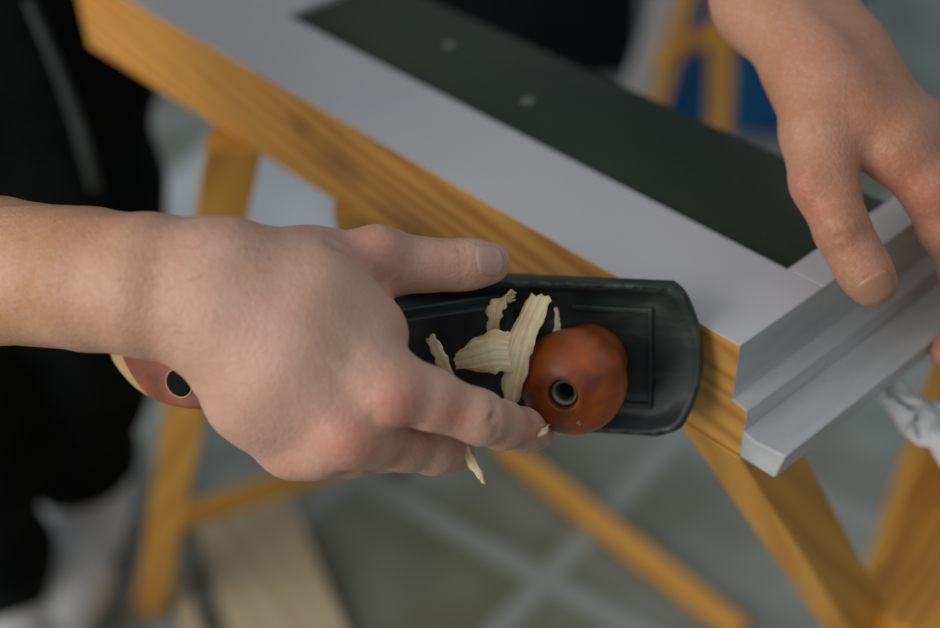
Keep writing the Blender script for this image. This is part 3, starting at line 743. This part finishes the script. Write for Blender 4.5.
# clothes
def cloth(name, F, f, m, folds=0.0, seed=1, label=None):
    W_, Q_ = nets(F, f, 2)
    if folds:
        W_ = W_ + folds*np.stack([np.sin(W_[:,2]*55 + 9*W_[:,1] + seed), np.cos(W_[:,2]*43 + 14*W_[:,0]), 0.4*np.sin(W_[:,0]*60)], 1)
    o = from_arr(name, W_, Q_, m); child(o, man)
    if label: put(o, label)
    return o
FS = Field([S(-0.8,0,0), chest, sR, sL, elL, elR], 0.007, 0.17)
fS = FS.new()
for s_ in (-1, 1):
    chain(FS, fS, [(S(-0.47, 0.13*s_, 0.36), .085), (S(-0.60, 0.085*s_, 0.26), .117), (S(-0.78, 0.08*s_, 0.07), .120)], .05)
chain(FS, fS, [(sR, .066), (S(-0.45,-.06,.38), .066), (S(-0.45,.06,.38), .066), (sL, .066)], .05)
chain(FS, fS, [(sR, .066), (elR, .056), (at(-140,274,.584), .047)], .02)
chain(FS, fS, [(sL, .066), (elL, .056), (at(735,-115,.65), .052)], .02)
cloth('shirt', FS, fS, M_shirt, .004, 2)
ankL = np.array([-0.905, 0.0, 0.13]); kneeL = S(-0.755, 0.012, -0.36); hipL = S(-0.745, 0.035, -0.02)
ankR = np.array([-0.830, -0.150, 0.10]); kneeR = S(-0.805, -0.125, -0.36); hipR = S(-0.80, -0.10, -0.02)
FT = Field([hipL, hipR, ankL, ankR, kneeL], 0.008, 0.14)
fT = FT.new()
chain(FT, fT, [(hipL, .100), (kneeL, .080), (ankL, .066)], .03); chain(FT, fT, [(hipR, .105), (kneeR, .082), (ankR, .066)], .03)
chain(FT, fT, [(hipL, .105), (S(-0.80,0,.05), .11), (hipR, .105)], .05)
tr = cloth('trousers', FT, fT, M_cloth_dark, .006, 1, 'black work trousers with a pale streak')
def shoe(ank, ydir, label):
    d = np.array([math.cos(ydir), math.sin(ydir), 0]); s_ = np.array([-d[1], d[0], 0]); b = np.array([ank[0], ank[1], 0])
    F = Field([b - d*.07, b + d*.2, b + np.array([0,0,.13])], 0.004, .07); f = F.new()
    chain(F, f, [(b - d*.045 + [0,0,.045], .040), (b + d*.04 + [0,0,.045], .042), (b + d*.12 + [0,0,.042], .044), (b + d*.165 + [0,0,.036], .036)], .02)
    chain(F, f, [(b + [0,0,.05], .045), (b + [0,0,.115], .050)], .03)
    sl, X = F.sub([b - d*.2 - [0,0,.1], b + d*.3 + [0,0,.3]], .2)
    zz = X[0]*CB[0][2] + X[1]*CB[1][2] + X[2]*CB[2][2]
    f[sl] = np.maximum(f[sl], (0.016 - zz).astype(np.float32))
    o = cloth('shoe', F, f, M_shoe, 0, 1, label)
    pts = []
    for k in range(28):
        a = 2*math.pi*k/28; c, s2 = math.cos(a), math.sin(a)
        lx = 0.060 + 0.145*c; wy = (0.046 if c > -.2 else 0.040)*s2
        pts.append(b + d*lx + s_*wy + [0,0,0.001])
    bm = bmesh.new(); bm_prism(bm, pts, (0,0,0.018)); so = from_bm('sole', bm, M_sole, None, bevel=.003); so.parent = o; so.matrix_parent_inverse = (o.matrix_world).inverted()
shoe(ankL, -0.72, 'dusty off white work shoe'); shoe(ankR, -0.25, 'dusty off white work shoe')
# pale streak down the thigh: a thin strip following the trouser surface
def streak(pts, wd):
    out = []
    for (x, y, w_) in pts:
        for s_ in (-1, 0, 1):
            px = x + s_*w_
            d = 0.75
            while d < 1.45:
                p = at(px, y, d)
                if sample(FT, fT, p) < 0.004: break
                d += 0.004
            out.append(at(px, y, d - 0.006))
    Fc = []
    for i in range(len(pts)-1):
        for j in range(2): Fc.append((i*3+j, (i+1)*3+j, (i+1)*3+j+1, i*3+j+1))
    o = from_arr('pale_streak', out, Fc, simple('pale_grey', (0.085,0.10,0.10), 0.9), tr)
    o.matrix_parent_inverse = tr.matrix_world.inverted()
    s_ = o.modifiers.new('t', 'SOLIDIFY'); s_.thickness = .002
streak([(28,0,5),(48,45,6),(64,85,6),(80,130,6),(96,190,5)], 6)
hp = from_arr  # hair of the head
Fh = Field([head, head + hu*.1], 0.006, .14); fh = Fh.new()
chain(Fh, fh, [(head + hu*.06 - hd*.012, .092), (head + hu*.085 - hd*.028, .090), (head - hd*.05 - hu*.01, .07)], .03)
cloth('hair', Fh, fh, M_hair, .002, 3)

# ------------------------------------------------------------------ rag under the left hand
def rag():
    rnd = random.Random(5); NU, NV = 26, 18; vs_, fs_ = [], []
    c0, c1, c2 = at(884,386,.640), at(955,432,.640), at(935,368,.660)
    for i in range(NU):
        for j in range(NV):
            u, v_ = i/(NU-1), j/(NV-1)
            p = c0 + (c1-c0)*u*1.25 + (c2 - c0)*0.0 + UP*(v_-0.75)*.026*(0.35+u) + (-FW)*(0.006*math.sin(9*u+6*v_) + 0.004*math.sin(17*u - 11*v_)) + RT*(0.003*math.sin(13*v_+5*u))
            p = p + UP*0.003*math.sin(14*u)*(1 if j in (0, NV-1) else .4) + np.array([rnd.uniform(-1,1) for _ in range(3)])*.0006
            vs_.append(p)
    for i in range(NU-1):
        for j in range(NV-1): fs_.append((i*NV+j, (i+1)*NV+j, (i+1)*NV+j+1, i*NV+j+1))
    o = from_arr('rag', vs_, fs_, M_rag); s_ = o.modifiers.new('t', 'SOLIDIFY'); s_.thickness = .004
    sb = o.modifiers.new('s', 'SUBSURF'); sb.levels = 1; sb.render_levels = 1
    put(o, 'crumpled white rag held under the moulded rail by the left hand', 'rag')
rag()

# ------------------------------------------------------------------ trestles
def trestle(label, legs, bars, loc, lvl=True):
    t = empty('trestle', loc, label, 'trestle', None); bpy.context.view_layer.update()
    for p0, p1, wd, th, sd in legs: beam_between('leg', p0, p1, wd, th, sd, M_pine_leg, t, ztop=Z0-0.0612, zbot=0.0 if lvl else None)
    for nm, p0, p1, wd, th, sd, m in bars: beam_between(nm, p0, p1, wd, th, sd, m, t)
    return t
# left trestle under the far end of the sash
lt = at(238,122,.815); lb = at(150,604,1.50)
trestle('pine trestle carrying the far end of the sash beside the dark trousers',
        [(lt, lb, .034, .030, RT), (at(368,218,.80), at(400,452,1.66), .036, .028, RT)],
        [('crossbar', at(172,520,1.44), at(398,446,1.62), .026, .020, UP, M_pine_leg)], (-.5,.15,0))
# right trestle under the moulded end
trestle('pine trestle under the moulded end of the sash, with a thick lower beam',
        [(at(742,438,.62), at(874,650,.92), .038, .030, (1,0,0)), (S(0.0,.25,-.0612), at(852,672,1.47), .036, .030, RT)],
        [('lower_beam', at(878,662,.84), at(1038,486,.99), .080, .060, (0,0,1), M_pine_old)], (.05,.25,0))

tb_ = [o for o in COL.objects if o.name.startswith('lower_beam')][0]
bm = bmesh.new(); bmesh.ops.create_icosphere(bm, subdivisions=2, radius=0.0055)
rr = random.Random(2)
for v_ in bm.verts: v_.co = v_.co*rr.uniform(.75, 1.25); v_.co.z *= 1.4
o = from_bm('paint_blob', bm, M_rag, None, smooth=True); o.parent = tb_; o.matrix_local = tb_.matrix_world.inverted() @ Matrix.Translation(at(930, 493, .868)); put(o, 'dried white paint blob')

# ------------------------------------------------------------------ background things on the floor
def slab(name, p0, p1, wd, th, m, label, cat, z=0.0):
    a = Vector(p0); b = Vector(p1); a.z = b.z = z + th/2
    o = beam_between(name, a, b, wd, th, Vector((b-a)).cross(Vector((0,0,1))), m); return put(o, label, cat)
slab('lath', at(500,448,1.68), at(740,645,1.44), .024, .020, M_pine_leg, 'thin pine lath lying diagonally on the floor', 'lath')
slab('board', at(235,490,1.62), at(310,700,1.42), .12, .022, M_offcut, 'wide pale offcut board lying on the floor beside the trestle leg', 'board')
slab('batten', at(176,585,1.54), at(205,672,1.46), .020, .018, M_offcut, 'narrow pale batten lying on the floor in front of the white shoe', 'batten')
bm = bmesh.new()
o = slab('dust_sheet', at(100,60,2.0), at(420,215,1.95), .62, .004, M_sheet, 'pale grey dust sheet spread on the floor behind the far trestle', 'dust sheet')
slab('dust_sheet', at(905,-10,2.7), at(990,120,2.35), 0.30, .004, simple('grey_sheet', (0.25,0.275,0.25), 0.85, 0, 0.3, 5), 'pale dust sheet on the floor at the far right, beyond the hand holding the rail', 'dust sheet')
# far things at the top right
c = at(508,62,2.66); bm = bmesh.new(); bm_box(bm, (c[0], c[1], 0.30), (0.47, 0.40, 0.60), Matrix.Rotation(0.87, 3, 'Z'))
put(from_bm('cabinet', bm, M_darkwall, None, bevel=.006), 'black cabinet standing behind the dark panel', 'cabinet')
put(beam_between('board', at(632,110,2.18), at(686,-40,1.98), .048, .025, RT, M_white, None, ztop=0.0), 'narrow white board leaning upright left of the blue crate', 'board')
def crate():
    c = at(742,110,2.40); t = empty('crate', (c[0], c[1], 0), 'blue plastic crate behind the far pine trestle', 'crate'); bpy.context.view_layer.update()
    R = Matrix.Rotation(0.80, 3, 'Z'); b = bmesh.new(); bm_box(b, (c[0], c[1], 0.13), (.31,.27,.26), R)
    child(from_bm('tub', b, M_blue, None, bevel=.012), t)
    b = bmesh.new(); bm_box(b, (c[0], c[1], 0.265), (.33,.29,.025), R); child(from_bm('rim', b, M_blue, None, bevel=.008), t)
crate()
t = empty('trestle', (-.9,1.2,0), 'far blurred pine trestle standing in front of the blue crate', 'trestle'); bpy.context.view_layer.update()
beam_between('leg', at(724,-30,1.95), at(718,160,2.10), .034, .03, RT, M_pine_leg, t, zbot=0.0)
beam_between('leg', at(694,-30,1.95), at(654,115,2.08), .022, .03, RT, M_pine_leg, t, zbot=0.0)
beam_between('crossbar', at(655,62,2.04), at(724,25,2.02), .026, .025, UP, M_pine_leg, t)
